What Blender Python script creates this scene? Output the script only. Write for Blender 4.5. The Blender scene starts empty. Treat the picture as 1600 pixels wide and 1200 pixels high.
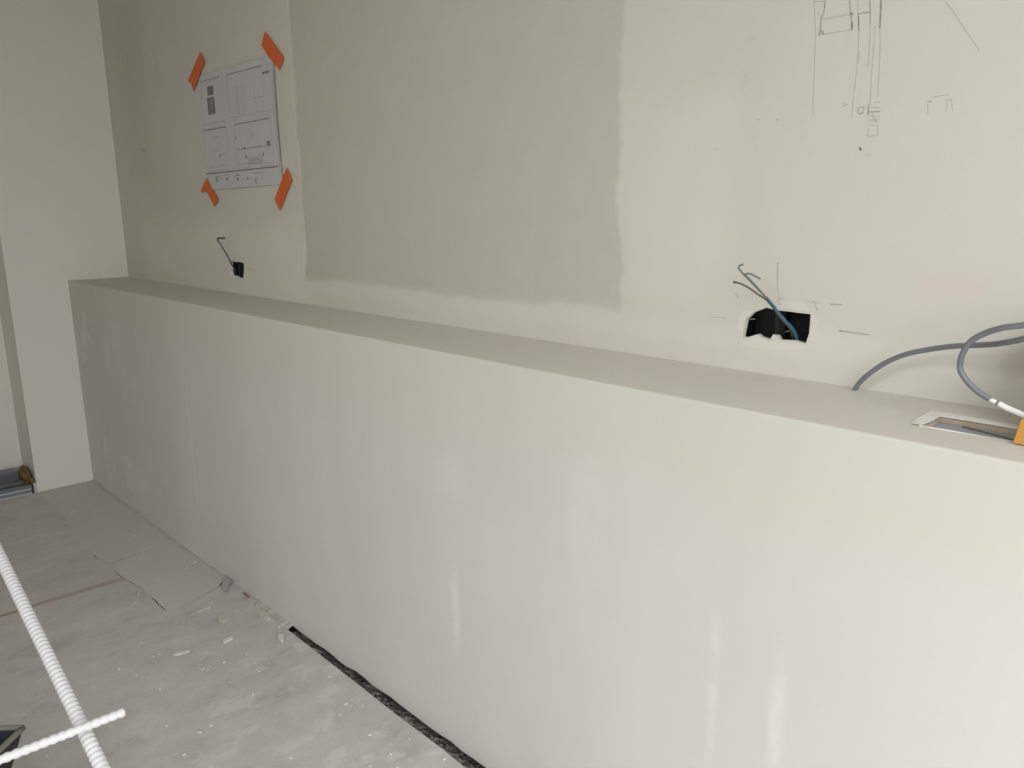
# Half-finished room: low plastered service wall with a ledge in front of the main wall.
# World: X along the low wall (left wall at X=0), Y towards the back wall (low wall face at Y=0), Z up, metres.
import bpy, bmesh, math, random
from mathutils import Vector, Matrix
from mathutils.geometry import tessellate_polygon

random.seed(7)
scene = bpy.context.scene
COL = scene.collection

# ------------------------------------------------------------------ camera
cam_data = bpy.data.cameras.new('camera')
cam_data.sensor_width = 36.0
cam_data.lens = 36.0 * 1230.0 / 1600.0
cam_data.clip_start = 0.02
cam = bpy.data.objects.new('camera', cam_data)
COL.objects.link(cam)
_r = [[0.693621, 0.720295, -0.008101], [0.149337, -0.15479, -0.976595], [-0.704691, 0.676177, -0.214933]]      # rows: camera right, down, forward
cam.matrix_world = Matrix((
    (_r[0][0], -_r[1][0], -_r[2][0], (4.1855, -1.0878, 1.3074)[0]),
    (_r[0][1], -_r[1][1], -_r[2][1], (4.1855, -1.0878, 1.3074)[1]),
    (_r[0][2], -_r[1][2], -_r[2][2], (4.1855, -1.0878, 1.3074)[2]),
    (0, 0, 0, 1)))
scene.camera = cam

# ------------------------------------------------------------------ world, daylight, exposure
world = bpy.data.worlds.new('overcast_sky')
scene.world = world
world.use_nodes = True
# CIE overcast sky: zenith three times as bright as the horizon
_wn, _wl = world.node_tree.nodes, world.node_tree.links
_tc = _wn.new('ShaderNodeTexCoord')
_sx = _wn.new('ShaderNodeSeparateXYZ')
_wl.new(_tc.outputs['Generated'], _sx.inputs[0])
_mr = _wn.new('ShaderNodeMapRange')
_mr.inputs['From Min'].default_value, _mr.inputs['From Max'].default_value = 0.0, 1.0
_mr.inputs['To Min'].default_value, _mr.inputs['To Max'].default_value = 1.0, 3.0
_wl.new(_sx.outputs['Z'], _mr.inputs['Value'])
_mu = _wn.new('ShaderNodeMath')
_mu.operation = 'MULTIPLY'
_mu.inputs[1].default_value = 3.12         # sky brightness
_wl.new(_mr.outputs[0], _mu.inputs[0])
_wn['Background'].inputs[0].default_value = (0.955, 0.98, 1.0, 1)
_wl.new(_mu.outputs[0], _wn['Background'].inputs[1])

# openings that let the daylight in (behind and to the right of the camera); portals guide its sampling
ROOM_X, REAR_Y, CEIL = 5.2, -2.6, 2.95
REAR_OPENINGS = [(2.6, 5.0, 1.8, 2.85)]           # x0, x1, z0, z1
RIGHT_OPENINGS = [(-2.5, -0.2, 0.2, 2.85)]         # y0, y1, z0, z1


def portal(loc, rot, sx, sy):
    pd = bpy.data.lights.new('window_daylight', 'AREA')
    pd.shape = 'RECTANGLE'
    pd.size, pd.size_y = sx, sy
    pd.cycles.is_portal = True
    po = bpy.data.objects.new('window_daylight', pd)
    po.location = loc
    po.rotation_euler = rot
    COL.objects.link(po)


for (a, b, c, d) in REAR_OPENINGS:
    portal(((a + b) / 2, REAR_Y - 0.26, (c + d) / 2), (math.radians(90), 0, 0), b - a, d - c)
for (a, b, c, d) in RIGHT_OPENINGS:
    portal((ROOM_X + 0.26, (a + b) / 2, (c + d) / 2), (math.radians(90), 0, math.radians(90)), b - a, d - c)

vs = scene.view_settings
vs.view_transform = 'Standard'
vs.look = 'None'
vs.exposure = 0.0
vs.gamma = 1.0
vs.use_curve_mapping = False

DEPTH = 0.2766          # back wall plane
HL = 1.0                # height of the ledge
REC_Y = -0.249          # where the left wall ends and its recess begins
REC_X = -0.24           # back of the recess


# ------------------------------------------------------------------ material helpers
class Mat:
    def __init__(self, name, rough=0.85, spec=0.3, metal=0.0):
        self.m = bpy.data.materials.new(name)
        self.m.use_nodes = True
        self.nt = self.m.node_tree
        self.n = self.nt.nodes
        self.l = self.nt.links
        self.b = self.n['Principled BSDF']
        self.b.inputs['Roughness'].default_value = rough
        self.b.inputs['Metallic'].default_value = metal
        self.b.inputs['Specular IOR Level'].default_value = spec
        self.geo = None

    def pos(self):
        if self.geo is None:
            self.geo = self.n.new('ShaderNodeNewGeometry')
        return self.geo.outputs['Position']

    def _in(self, sock, v):
        if isinstance(v, bpy.types.NodeSocket):
            self.l.new(v, sock)
        else:
            sock.default_value = v

    def math(self, op, a, b=0.0, c=0.0, clamp=False):
        n = self.n.new('ShaderNodeMath')
        n.operation = op
        n.use_clamp = clamp
        self._in(n.inputs[0], a)
        self._in(n.inputs[1], b)
        if op in ('MULTIPLY_ADD', 'SMOOTH_MIN'):
            self._in(n.inputs[2], c)
        return n.outputs[0]

    def noise(self, scale, detail=4.0, rough=0.55, stretch=(1, 1, 1), seed=0.0):
        mp = self.n.new('ShaderNodeMapping')
        mp.inputs['Scale'].default_value = stretch
        mp.inputs['Location'].default_value = (seed, seed * 1.7, seed * 0.6)
        self.l.new(self.pos(), mp.inputs['Vector'])
        n = self.n.new('ShaderNodeTexNoise')
        n.inputs['Scale'].default_value = scale
        n.inputs['Detail'].default_value = detail
        n.inputs['Roughness'].default_value = rough
        self.l.new(mp.outputs[0], n.inputs['Vector'])
        return n.outputs['Fac']

    def ramp(self, v, a, b, lo=0.0, hi=1.0):
        n = self.n.new('ShaderNodeMapRange')
        n.interpolation_type = 'SMOOTHSTEP'
        self._in(n.inputs['Value'], v)
        n.inputs['From Min'].default_value = a
        n.inputs['From Max'].default_value = b
        n.inputs['To Min'].default_value = lo
        n.inputs['To Max'].default_value = hi
        return n.outputs['Result']

    def mix(self, fac, a, b, mode='MIX'):
        n = self.n.new('ShaderNodeMix')
        n.data_type = 'RGBA'
        n.blend_type = mode
        self._in(n.inputs['Factor'], fac)
        for s, v in ((n.inputs[6], a), (n.inputs[7], b)):
            if isinstance(v, tuple) and len(v) == 3:
                v = v + (1.0,)
            self._in(s, v)
        return n.outputs[2]

    def xyz(self):
        n = self.n.new('ShaderNodeSeparateXYZ')
        self.l.new(self.pos(), n.inputs[0])
        return n.outputs

    def box(self, u, v, u0, u1, v0, v1, soft):
        """1 inside the rectangle u0..u1 x v0..v1, fading over 'soft'."""
        a = self.ramp(u, u0 - soft, u0 + soft)
        b = self.ramp(u, u1 - soft, u1 + soft, 1.0, 0.0)
        c = self.ramp(v, v0 - soft, v0 + soft)
        d = self.ramp(v, v1 - soft, v1 + soft, 1.0, 0.0)
        return self.math('MULTIPLY', self.math('MULTIPLY', a, b), self.math('MULTIPLY', c, d))

    def colour(self, c):
        if isinstance(c, tuple) and len(c) == 3:
            c = c + (1.0,)
        self._in(self.b.inputs['Base Color'], c)
        return self

    def bump(self, h, strength=0.3, dist=0.002):
        n = self.n.new('ShaderNodeBump')
        n.inputs['Strength'].default_value = strength
        n.inputs['Distance'].default_value = dist
        self.l.new(h, n.inputs['Height'])
        self.l.new(n.outputs[0], self.b.inputs['Normal'])
        return self


def plain(name, c, rough=0.6, spec=0.4, metal=0.0, var=0.12, scale=40.0, bump=0.0):
    m = Mat(name, rough, spec, metal)
    f = m.noise(scale, 3.0)
    d = tuple(x * (1 - var) for x in c)
    e = tuple(min(1.0, x * (1 + var)) for x in c)
    m.colour(m.mix(f, d, e))
    if bump:
        m.bump(m.noise(scale * 2, 3.0), bump, 0.002)
    return m.m


def wall_back_material():
    m = Mat('main_wall_plaster', 0.9, 0.2)
    x, y, z = m.xyz()
    n1 = m.noise(5.0, 5.0, 0.6)
    n2 = m.noise(14.0, 4.0, 0.6, seed=3.1)
    dx = m.math('MULTIPLY_ADD', n1, 0.075, m.math('MULTIPLY_ADD', n2, 0.03, -0.052))
    u = m.math('ADD', x, dx)
    v = m.math('ADD', z, m.math('MULTIPLY', dx, 0.6))
    base = m.mix(n1, (0.655, 0.628, 0.556), (0.70, 0.675, 0.605))
    # skimmed cooler zones
    lilac = (0.73, 0.695, 0.645)
    k = m.box(u, v, 3.11, 3.36, 1.12, 1.52, 0.05)
    base = m.mix(m.math('MULTIPLY', k, 0.8), base, lilac)
    k = m.box(u, v, 1.55, 1.755, 1.03, 1.30, 0.03)
    base = m.mix(m.math('MULTIPLY', k, 0.85), base, lilac)
    k = m.box(u, v, 3.72, 3.81, 1.17, 1.20, 0.012)
    base = m.mix(m.math('MULTIPLY', k, 0.55), base, (0.74, 0.60, 0.55))
    k = m.ramp(x, 3.55, 4.2)
    base = m.mix(m.math('MULTIPLY', k, 0.6), base, (0.73, 0.71, 0.65))
    # yellowish greenish filler left of the drawing
    k = m.box(u, v, 0.2, 0.5, 1.45, 2.2, 0.09)
    base = m.mix(m.math('MULTIPLY', k, 0.45), base, (0.57, 0.56, 0.44))
    k = m.box(u, v, 0.25, 1.78, 0.95, 1.27, 0.08)  # paler band low on the left part of the wall
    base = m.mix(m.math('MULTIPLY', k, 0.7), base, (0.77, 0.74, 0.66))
    # big unprimed field in the middle
    k = m.box(u, v, 1.76, 3.105, 1.085, 3.2, 0.010)
    field = m.mix(n2, (0.56, 0.538, 0.47), (0.60, 0.578, 0.508))
    base = m.mix(m.math('MULTIPLY', k, 0.95), base, field)
    # pale filler along its left edge, bottom edge
    k = m.box(u, v, 1.62, 1.765, 1.25, 3.2, 0.012)
    base = m.mix(m.math('MULTIPLY', k, 0.35), base, (0.70, 0.68, 0.57))
    k = m.box(u, v, 1.70, 4.2, 1.04, 1.09, 0.02)
    base = m.mix(m.math('MULTIPLY', k, 0.45), base, (0.74, 0.715, 0.65))
    # faint scuffs
    s = m.ramp(m.noise(9.0, 6.0, 0.7, seed=8.0), 0.62, 0.74)
    base = m.mix(m.math('MULTIPLY', s, 0.16), base, (0.50, 0.47, 0.41))
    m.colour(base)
    h = m.math('ADD', m.math('MULTIPLY', n2, 0.6), m.noise(70.0, 3.0, seed=5.0))
    m.bump(h, 0.16, 0.002)
    return m.m


def low_wall_material():
    m = Mat('low_wall_skim', 0.82, 0.25)
    x, y, z = m.xyz()
    n1 = m.noise(2.2, 5.0, 0.6)
    # trowelled vertical drags
    drag = m.noise(3.6, 4.0, 0.55, stretch=(1.0, 1.0, 0.16), seed=2.0)
    base = m.mix(n1, (0.63, 0.608, 0.572), (0.70, 0.68, 0.65))
    base = m.mix(m.math('MULTIPLY', m.ramp(drag, 0.42, 0.75), 0.4), base, (0.74, 0.725, 0.70))
    # upper belt left greener and thinner
    belt = m.ramp(m.math('MULTIPLY_ADD', m.noise(3.0, 4.0, seed=6.0), 0.25, z), 0.86, 1.02)
    base = m.mix(m.math('MULTIPLY', belt, 0.55), base, (0.66, 0.635, 0.55))
    # pale patches of fresh filler on the far left
    p = m.ramp(m.noise(5.0, 3.0, seed=11.0), 0.55, 0.68)
    far = m.ramp(x, 0.35, 1.1, 1.0, 0.0)
    base = m.mix(m.math('MULTIPLY', m.math('MULTIPLY', p, far), 0.45), base, (0.80, 0.80, 0.80))
    # narrow white filler drags with feathered ends
    for (u, hw, v0, v1, a) in ((1.327, 0.006, 0.22, 0.72, 0.40), (0.67, 0.010, 0.66, 0.74, 0.4), (2.852, 0.016, 0.28, 0.50, 0.55), (2.80, 0.010, 0.375, 0.40, 0.8),
                               (3.547, 0.010, 0.25, 0.66, 0.4), (3.666, 0.014, 0.25, 0.63, 0.55), (2.85, 0.05, 0.66, 0.78, 0.30), (3.25, 0.05, 0.62, 0.86, 0.15),
                               (0.95, 0.05, 0.70, 0.80, 0.25), (0.45, 0.04, 0.62, 0.80, 0.3)):
        wob = m.math('MULTIPLY_ADD', m.noise(3.0, 2.0, seed=u * 9), 0.016, m.math('SUBTRACT', x, u + 0.008))
        across = m.ramp(m.math('ABSOLUTE', wob), 0.1 * hw, 1.6 * hw, 1.0, 0.0)
        along = m.math('MULTIPLY', m.ramp(z, v0 - 0.04, v0 + 0.06), m.ramp(z, v1 - 0.10, v1 + 0.03, 1.0, 0.0))
        k = m.math('MULTIPLY', m.math('MULTIPLY', across, along), m.ramp(m.noise(14.0, 3.0, seed=u * 3), 0.3, 0.65, 0.2, 0.75))
        base = m.mix(m.math('MULTIPLY', k, a), base, (0.88, 0.875, 0.87))
    m.colour(base)
    h = m.math('ADD', m.math('MULTIPLY', drag, 3.0), m.math('MULTIPLY', m.noise(120.0, 2.0), 0.25))
    m.bump(h, 0.12, 0.003)
    return m.m


def ledge_material():
    m = Mat('ledge_top_skim', 0.9, 0.2)
    n = m.noise(4.0, 5.0, 0.6, stretch=(0.4, 1.6, 1))
    base = m.mix(n, (0.68, 0.645, 0.58), (0.75, 0.72, 0.65))
    x, y, z = m.xyz()
    m.colour(base)
    m.bump(m.noise(60.0, 3.0), 0.15, 0.002)
    return m.m


def floor_material():
    m = Mat('screed', 0.92, 0.2)
    x, y, z = m.xyz()
    n1 = m.noise(1.6, 5.0, 0.65)
    n2 = m.noise(9.0, 6.0, 0.7, stretch=(1.0, 0.55, 1.0), seed=2.0)
    n3 = m.noise(38.0, 5.0, 0.7, seed=4.0)
    base = m.mix(n1, (0.54, 0.52, 0.485), (0.64, 0.62, 0.59))
    base = m.mix(m.math('MULTIPLY', m.ramp(n2, 0.50, 0.64), 0.5), base, (0.68, 0.665, 0.63))
    base = m.mix(m.math('MULTIPLY', m.ramp(n2, 0.34, 0.48, 1.0, 0.0), 0.45), base, (0.40, 0.38, 0.345))
    # dried plaster smears, thicker near the low wall towards the camera
    sm = m.ramp(m.noise(12.0, 4.0, 0.6, stretch=(1.0, 0.7, 1.0), seed=9.0), 0.53, 0.65)
    near = m.math('MULTIPLY', m.ramp(x, 1.3, 2.3), m.ramp(y, -0.75, -0.25))
    base = m.mix(m.math('MULTIPLY', m.math('MULTIPLY', sm, near), 0.6), base, (0.77, 0.75, 0.71))
    spk = m.ramp(m.noise(30.0, 2.0, 0.5, stretch=(1, 0.6, 1), seed=13.0), 0.68, 0.71)
    base = m.mix(m.math('MULTIPLY', spk, 0.7), base, (0.66, 0.645, 0.60))
    base = m.mix(m.math('MULTIPLY', n3, 0.15), base, (0.36, 0.35, 0.33))
    m.colour(base)
    m.bump(m.math('ADD', n2, m.math('MULTIPLY', n3, 0.5)), 0.45, 0.004)
    return m.m


def patch_material():
    m = Mat('screed_patch_filler', 0.92, 0.2)
    n = m.noise(5.0, 5.0, 0.6, seed=21.0)
    f = m.noise(45.0, 4.0, 0.6, seed=3.0)
    base = m.mix(n, (0.57, 0.555, 0.515), (0.63, 0.615, 0.575))
    base = m.mix(m.math('MULTIPLY', m.ramp(f, 0.64, 0.72), 0.4), base, (0.62, 0.61, 0.57))
    m.colour(base)
    m.bump(f, 0.2, 0.002)
    return m.m


def graphite_material(name, alpha, c=(0.10, 0.10, 0.10)):
    m = Mat(name, 0.7, 0.3)
    f = m.noise(160.0, 3.0)
    m.colour(m.mix(f, c, tuple(v * 1.5 for v in c)))
    m._in(m.b.inputs['Alpha'], m.math('MULTIPLY', m.ramp(f, 0.2, 0.6, 0.55, 1.0), alpha))
    return m.m


def foam_strip_material():
    m = Mat('edge_strip_foam', 0.9, 0.2)
    v = m.noise(95.0, 4.0, 0.7)
    w = m.noise(22.0, 3.0, 0.6, seed=5.0)
    base = m.mix(m.ramp(v, 0.42, 0.62), (0.045, 0.046, 0.042), (0.30, 0.29, 0.26))
    base = m.mix(m.math('MULTIPLY', m.ramp(w, 0.56, 0.64), 0.8), base, (0.42, 0.405, 0.35))
    m.colour(base)
    m.bump(v, 0.7, 0.004)
    return m.m


M = dict(
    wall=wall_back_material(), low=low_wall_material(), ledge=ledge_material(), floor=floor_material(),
    patch=patch_material(), strip=foam_strip_material(),
    left=plain('side_wall_primed', (0.79, 0.76, 0.70), 0.9, 0.2, var=0.03, scale=3.0, bump=0.04),
    room=plain('room_plaster', (0.50, 0.45, 0.37), 0.9, 0.2, var=0.04, scale=3.0, bump=0.05),
    ground=plain('dark_paving', (0.10, 0.10, 0.095), 0.9, 0.2, var=0.2, scale=2.0),
    ceil=plain('ceiling_plaster', (0.33, 0.288, 0.225), 0.9, 0.2, var=0.03, scale=2.0),
    core=plain('board_core', (0.50, 0.40, 0.30), 0.95, 0.2, var=0.25, scale=60.0, bump=0.5),
    cavity=plain('cavity_dark', (0.10, 0.095, 0.085), 0.95, 0.2, var=0.3, scale=20.0),
    mortar=plain('mortar', (0.50, 0.485, 0.43), 0.95, 0.2, var=0.2, scale=40.0, bump=0.6),
    crumb=plain('plaster_crumb', (0.72, 0.70, 0.65), 0.95, 0.2, var=0.1, scale=60.0, bump=0.3),
    crumb_y=plain('plaster_crumb_cream', (0.63, 0.605, 0.52), 0.95, 0.2, var=0.1, scale=60.0, bump=0.3),
    paper=plain('paper', (0.63, 0.62, 0.62), 0.8, 0.25, var=0.015, scale=6.0),
    tape=plain('orange_tape', (0.74, 0.15, 0.035), 0.6, 0.35, var=0.05, scale=15.0),
    box=plain('black_plastic', (0.003, 0.0035, 0.005), 0.6, 0.3, var=0.3, scale=30.0),
    boxgrey=plain('dusty_black_plastic', (0.018, 0.018, 0.02), 0.8, 0.3, var=0.5, scale=60.0),
    smear=plain('gypsum_smear', (0.735, 0.71, 0.64), 0.95, 0.2, var=0.03, scale=30.0),
    rimwhite=plain('chipped_white_plaster', (0.86, 0.84, 0.79), 0.95, 0.2, var=0.05, scale=60.0, bump=0.3),
    gypsum=plain('gypsum_white', (0.76, 0.735, 0.665), 0.95, 0.2, var=0.05, scale=30.0, bump=0.4),
    blue=plain('blue_insulation', (0.045, 0.135, 0.19), 0.4, 0.45, var=0.15, scale=25.0),
    teal=plain('bare_blue_grey_wire', (0.13, 0.17, 0.17), 0.45, 0.5, var=0.2, scale=60.0),
    brown=plain('brown_insulation', (0.14, 0.10, 0.07), 0.45, 0.45, var=0.15, scale=40.0),
    darkwire=plain('dark_wire', (0.06, 0.065, 0.06), 0.45, 0.45, var=0.2, scale=60.0),
    slate=plain('slate_wire', (0.06, 0.08, 0.10), 0.45, 0.45, var=0.2, scale=60.0),
    cable=plain('grey_cable_sheath', (0.20, 0.215, 0.245), 0.42, 0.5, var=0.10, scale=25.0),
    white=plain('white_plastic', (0.86, 0.86, 0.85), 0.45, 0.5, var=0.05, scale=40.0),
    rod=plain('white_rod_coating', (0.75, 0.75, 0.76), 0.55, 0.4, var=0.05, scale=50.0),
    wood=plain('ochre_wood', (0.60, 0.30, 0.065), 0.6, 0.35, var=0.12, scale=12.0),
    metal=plain('zinc_metal', (0.45, 0.46, 0.48), 0.28, 0.5, metal=1.0, var=0.2, scale=12.0),
    brightmetal=plain('bright_zinc', (0.80, 0.80, 0.80), 0.3, 0.5, metal=0.7, var=0.1, scale=12.0),
    studgrey=plain('dusty_zinc', (0.36, 0.375, 0.40), 0.6, 0.4, var=0.2, scale=25.0),
    darkmetal=plain('dull_metal', (0.22, 0.24, 0.27), 0.4, 0.5, metal=0.8, var=0.2, scale=12.0),
    card=plain('cardboard', (0.42, 0.31, 0.20), 0.85, 0.2, var=0.08, scale=20.0),
    foam=plain('expanded_foam', (0.24, 0.15, 0.06), 0.85, 0.3, var=0.35, scale=45.0, bump=0.8),
    bag=plain('navy_fabric', (0.020, 0.026, 0.040), 0.85, 0.3, var=0.25, scale=90.0, bump=0.3),
    bagout=plain('dark_plum_fabric', (0.032, 0.028, 0.033), 0.85, 0.3, var=0.25, scale=90.0, bump=0.3),
    rim=plain('grey_binding', (0.19, 0.19, 0.165), 0.7, 0.4, var=0.2, scale=50.0),
    shim=plain('grey_plastic', (0.40, 0.41, 0.40), 0.6, 0.4, var=0.15, scale=40.0),
    chalk=graphite_material('red_chalk', 0.40, (0.46, 0.13, 0.095)),
    pencil=graphite_material('pencil_soft', 0.20, (0.16, 0.16, 0.14)),
    pencil_dark=graphite_material('pencil_dark', 0.45, (0.10, 0.10, 0.09)),
    ink=graphite_material('print_grey', 0.34, (0.16, 0.16, 0.16)),
    ink_faint=graphite_material('print_faint', 0.16, (0.20, 0.20, 0.20)),
    ink_dark=graphite_material('print_dark', 0.55, (0.09, 0.09, 0.09)),
    crack=plain('crack_dirt', (0.12, 0.115, 0.10), 0.95, 0.1, var=0.3, scale=60.0),
    glass=plain('frame_white', (0.8, 0.8, 0.8), 0.4, 0.4, var=0.02),
)


# ------------------------------------------------------------------ mesh helpers
def tag(o, label, cat, group=None, kind=None):
    o['label'] = label
    o['category'] = cat
    if group:
        o['group'] = group
    if kind:
        o['kind'] = kind
    return o


def mesh_obj(name, verts, faces, mats, parent=None, smooth=False, midx=None):
    me = bpy.data.meshes.new(name)
    me.from_pydata([tuple(v) for v in verts], [], faces)
    if not isinstance(mats, (list, tuple)):
        mats = [mats]
    for m in mats:
        me.materials.append(m)
    if midx:
        for p, i in zip(me.polygons, midx):
            p.material_index = i
    if smooth:
        for p in me.polygons:
            p.use_smooth = True
    me.update()
    o = bpy.data.objects.new(name, me)
    COL.objects.link(o)
    if parent is not None:
        o.parent = parent
        o.matrix_parent_inverse = parent.matrix_world.inverted()
    return o


def empty(name, loc):
    o = bpy.data.objects.new(name, None)
    o.location = loc
    o.empty_display_size = 0.05
    COL.objects.link(o)
    o.matrix_world = Matrix.Translation(loc)
    return o


class Geo:
    """Collects vertices and faces for one mesh."""

    def __init__(self):
        self.v, self.f, self.i = [], [], []

    def face(self, pts, mat=0, flip=False):
        n = len(self.v)
        self.v += [tuple(p) for p in pts]
        idx = list(range(n, n + len(pts)))
        self.f.append(idx[::-1] if flip else idx)
        self.i.append(mat)

    def box(self, a, b, mat=0):
        (x0, y0, z0), (x1, y1, z1) = a, b
        c = [(x0, y0, z0), (x1, y0, z0), (x1, y1, z0), (x0, y1, z0), (x0, y0, z1), (x1, y0, z1), (x1, y1, z1), (x0, y1, z1)]
        n = len(self.v)
        self.v += c
        for q in ((3, 2, 1, 0), (4, 5, 6, 7), (0, 1, 5, 4), (1, 2, 6, 5), (2, 3, 7, 6), (3, 0, 4, 7)):
            self.f.append([n + k for k in q])
            self.i.append(mat)

    def prism(self, loop, off, mat=0, side=None):
        """loop extruded by the vector off; caps tessellated."""
        loop = [Vector(p) for p in loop]
        off = Vector(off)
        n = len(self.v)
        k = len(loop)
        self.v += [tuple(p) for p in loop] + [tuple(p + off) for p in loop]
        tri = tessellate_polygon([loop])
        for t in tri:
            self.f.append([n + q for q in t]); self.i.append(mat)
            self.f.append([n + k + q for q in reversed(t)]); self.i.append(mat)
        for q in range(k):
            r = (q + 1) % k
            self.f.append([n + q, n + r, n + k + r, n + k + q])
            self.i.append(mat if side is None else side)

    def holed(self, outer, holes, back, mat=0, side=0):
        """Flat polygon with holes; the rims of the holes go back by the vector back."""
        loops = [[Vector(p) for p in outer]] + [[Vector(p) for p in h] for h in holes]
        flat = [p for l in loops for p in l]
        n = len(self.v)
        self.v += [tuple(p) for p in flat]
        for t in tessellate_polygon(loops):
            self.f.append([n + q for q in t]); self.i.append(mat)
        back = Vector(back)
        for h in loops[1:]:
            m = len(self.v)
            k = len(h)
            self.v += [tuple(p) for p in h] + [tuple(p + back) for p in h]
            for q in range(k):
                r = (q + 1) % k
                self.f.append([m + q, m + r, m + k + r, m + k + q]); self.i.append(side)

    def make(self, name, mats, parent=None, smooth=False):
        o = mesh_obj(name, self.v, self.f, mats, parent, smooth, self.i)
        bm = bmesh.new()
        bm.from_mesh(o.data)
        bmesh.ops.recalc_face_normals(bm, faces=bm.faces)
        bm.to_mesh(o.data)
        bm.free()
        return o


def catmull(pts, per=10):
    P = [Vector(p) for p in pts]
    P = [P[0] * 2 - P[1]] + P + [P[-1] * 2 - P[-2]]
    out = []
    for i in range(1, len(P) - 2):
        a, b, c, d = P[i - 1:i + 3]
        for k in range(per):
            t = k / per
            out.append(0.5 * ((2 * b) + (c - a) * t + (2 * a - 5 * b + 4 * c - d) * t * t + (3 * b - a - 3 * c + d) * t ** 3))
    out.append(P[-2])
    return out


def tube(name, pts, radius, mat, parent=None, sides=10, per=10, curve=True):
    """Swept tube with closed ends; radius is a number or a function of 0..1."""
    P = catmull(pts, per) if curve else [Vector(p) for p in pts]
    n = len(P)
    T = [(P[min(i + 1, n - 1)] - P[max(i - 1, 0)]).normalized() for i in range(n)]
    up = Vector((0, 0, 1)) if abs(T[0].z) < 0.9 else Vector((1, 0, 0))
    N = (up - T[0] * up.dot(T[0])).normalized()
    verts, faces = [], []
    for i in range(n):
        N = (N - T[i] * N.dot(T[i])).normalized()
        B = T[i].cross(N)
        r = radius(i / (n - 1)) if callable(radius) else radius
        for k in range(sides):
            a = 2 * math.pi * k / sides
            verts.append(P[i] + (N * math.cos(a) + B * math.sin(a)) * r)
    for i in range(n - 1):
        for k in range(sides):
            q = (k + 1) % sides
            faces.append([i * sides + k, i * sides + q, (i + 1) * sides + q, (i + 1) * sides + k])
    faces.append(list(range(sides))[::-1])
    faces.append([(n - 1) * sides + k for k in range(sides)])
    return mesh_obj(name, verts, faces, mat, parent, smooth=True)


def strokes(name, lines, normal, mats, parent, lift):
    """Flat drawn strokes: lines = [(points, width, material index)], lying 'lift' off the surface."""
    g = Geo()
    nrm = Vector(normal)
    for j, (pts, w, mi) in enumerate(lines):
        P = [Vector(p) + nrm * (lift + 0.00001 * (j % 7)) for p in pts]
        for a, b in zip(P, P[1:]):
            t = (b - a)
            if t.length < 1e-6:
                continue
            s = nrm.cross(t.normalized()) * w * 0.5
            g.face([a - s, b - s, b + s, a + s], mi)
    return g.make(name, mats, parent)


def jag(pts, step, amp, axis):
    """Roughen an outline: subdivide and push each point a little (in-plane)."""
    out = []
    k = len(pts)
    for i in range(k):
        a, b = Vector(pts[i]), Vector(pts[(i + 1) % k])
        n = max(1, int((b - a).length / step))
        for q in range(n):
            p = a.lerp(b, q / n)
            d = Vector((random.uniform(-amp, amp), random.uniform(-amp, amp), random.uniform(-amp, amp)))
            d[axis] = 0
            out.append(p + d)
    return out


# ================================================================== THE SETTING
# ---- main back wall with two cut-outs for the socket boxes
HOLE_R = [(3.408, 0.2766, 1.066), (3.413, 0.2766, 1.099), (3.427, 0.2766, 1.114), (3.454, 0.2766, 1.126), (3.472, 0.2766, 1.123), (3.504, 0.2766, 1.122), (3.541, 0.2766, 1.121), (3.541, 0.2766, 1.087), (3.536, 0.2766, 1.067), (3.513, 0.2766, 1.07), (3.485, 0.2766, 1.068), (3.479, 0.2766, 1.076), (3.471, 0.2766, 1.077), (3.466, 0.2766, 1.067), (3.448, 0.2766, 1.069), (3.439, 0.2766, 1.074), (3.424, 0.2766, 1.068), (3.412, 0.2766, 1.064)]
HOLE_L = [(1.173, 0.2766, 1.121), (1.188, 0.2766, 1.125), (1.227, 0.2766, 1.121), (1.239, 0.2766, 1.125), (1.292, 0.2766, 1.12), (1.288, 0.2766, 1.094), (1.276, 0.2766, 1.062), (1.233, 0.2766, 1.063), (1.217, 0.2766, 1.069), (1.177, 0.2766, 1.067), (1.169, 0.2766, 1.081)]
g = Geo()
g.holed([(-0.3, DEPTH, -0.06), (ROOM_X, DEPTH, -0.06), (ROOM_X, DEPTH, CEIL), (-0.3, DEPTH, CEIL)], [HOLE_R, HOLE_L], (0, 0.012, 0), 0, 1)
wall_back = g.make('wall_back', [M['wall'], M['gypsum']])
tag(wall_back, 'large patchy plastered main wall above the ledge, with pencil marks', 'wall', kind='structure')

# ---- left wall, ending at a full-height recess
g = Geo()
g.face([(0, REC_Y, -0.06), (0, DEPTH, -0.06), (0, DEPTH, CEIL), (0, REC_Y, CEIL)])
g.face([(0, REC_Y, -0.06), (0, REC_Y, CEIL), (REC_X - 0.04, REC_Y, CEIL), (REC_X - 0.04, REC_Y, -0.06)])
g.face([(REC_X, REC_Y, 0.075), (REC_X, REC_Y, CEIL), (REC_X, -1.6, CEIL), (REC_X, -1.6, 0.085)])
g.face([(REC_X, -1.6, -0.06), (0, -1.6, -0.06), (0, -1.6, CEIL), (REC_X, -1.6, CEIL)])
g.face([(0, -1.6, 0.0), (0, REAR_Y, 0.0), (0, REAR_Y, CEIL), (0, -1.6, CEIL)])
g.face([(REC_X - 0.03, REC_Y, -0.06), (REC_X - 0.03, REC_Y, CEIL), (REC_X - 0.03, -1.6, CEIL), (REC_X - 0.03, -1.6, -0.06)])
wall_left = g.make('wall_left', [M['left']])
tag(wall_left, 'smooth pale side wall at the left end of the low wall', 'wall', kind='structure')

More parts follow.
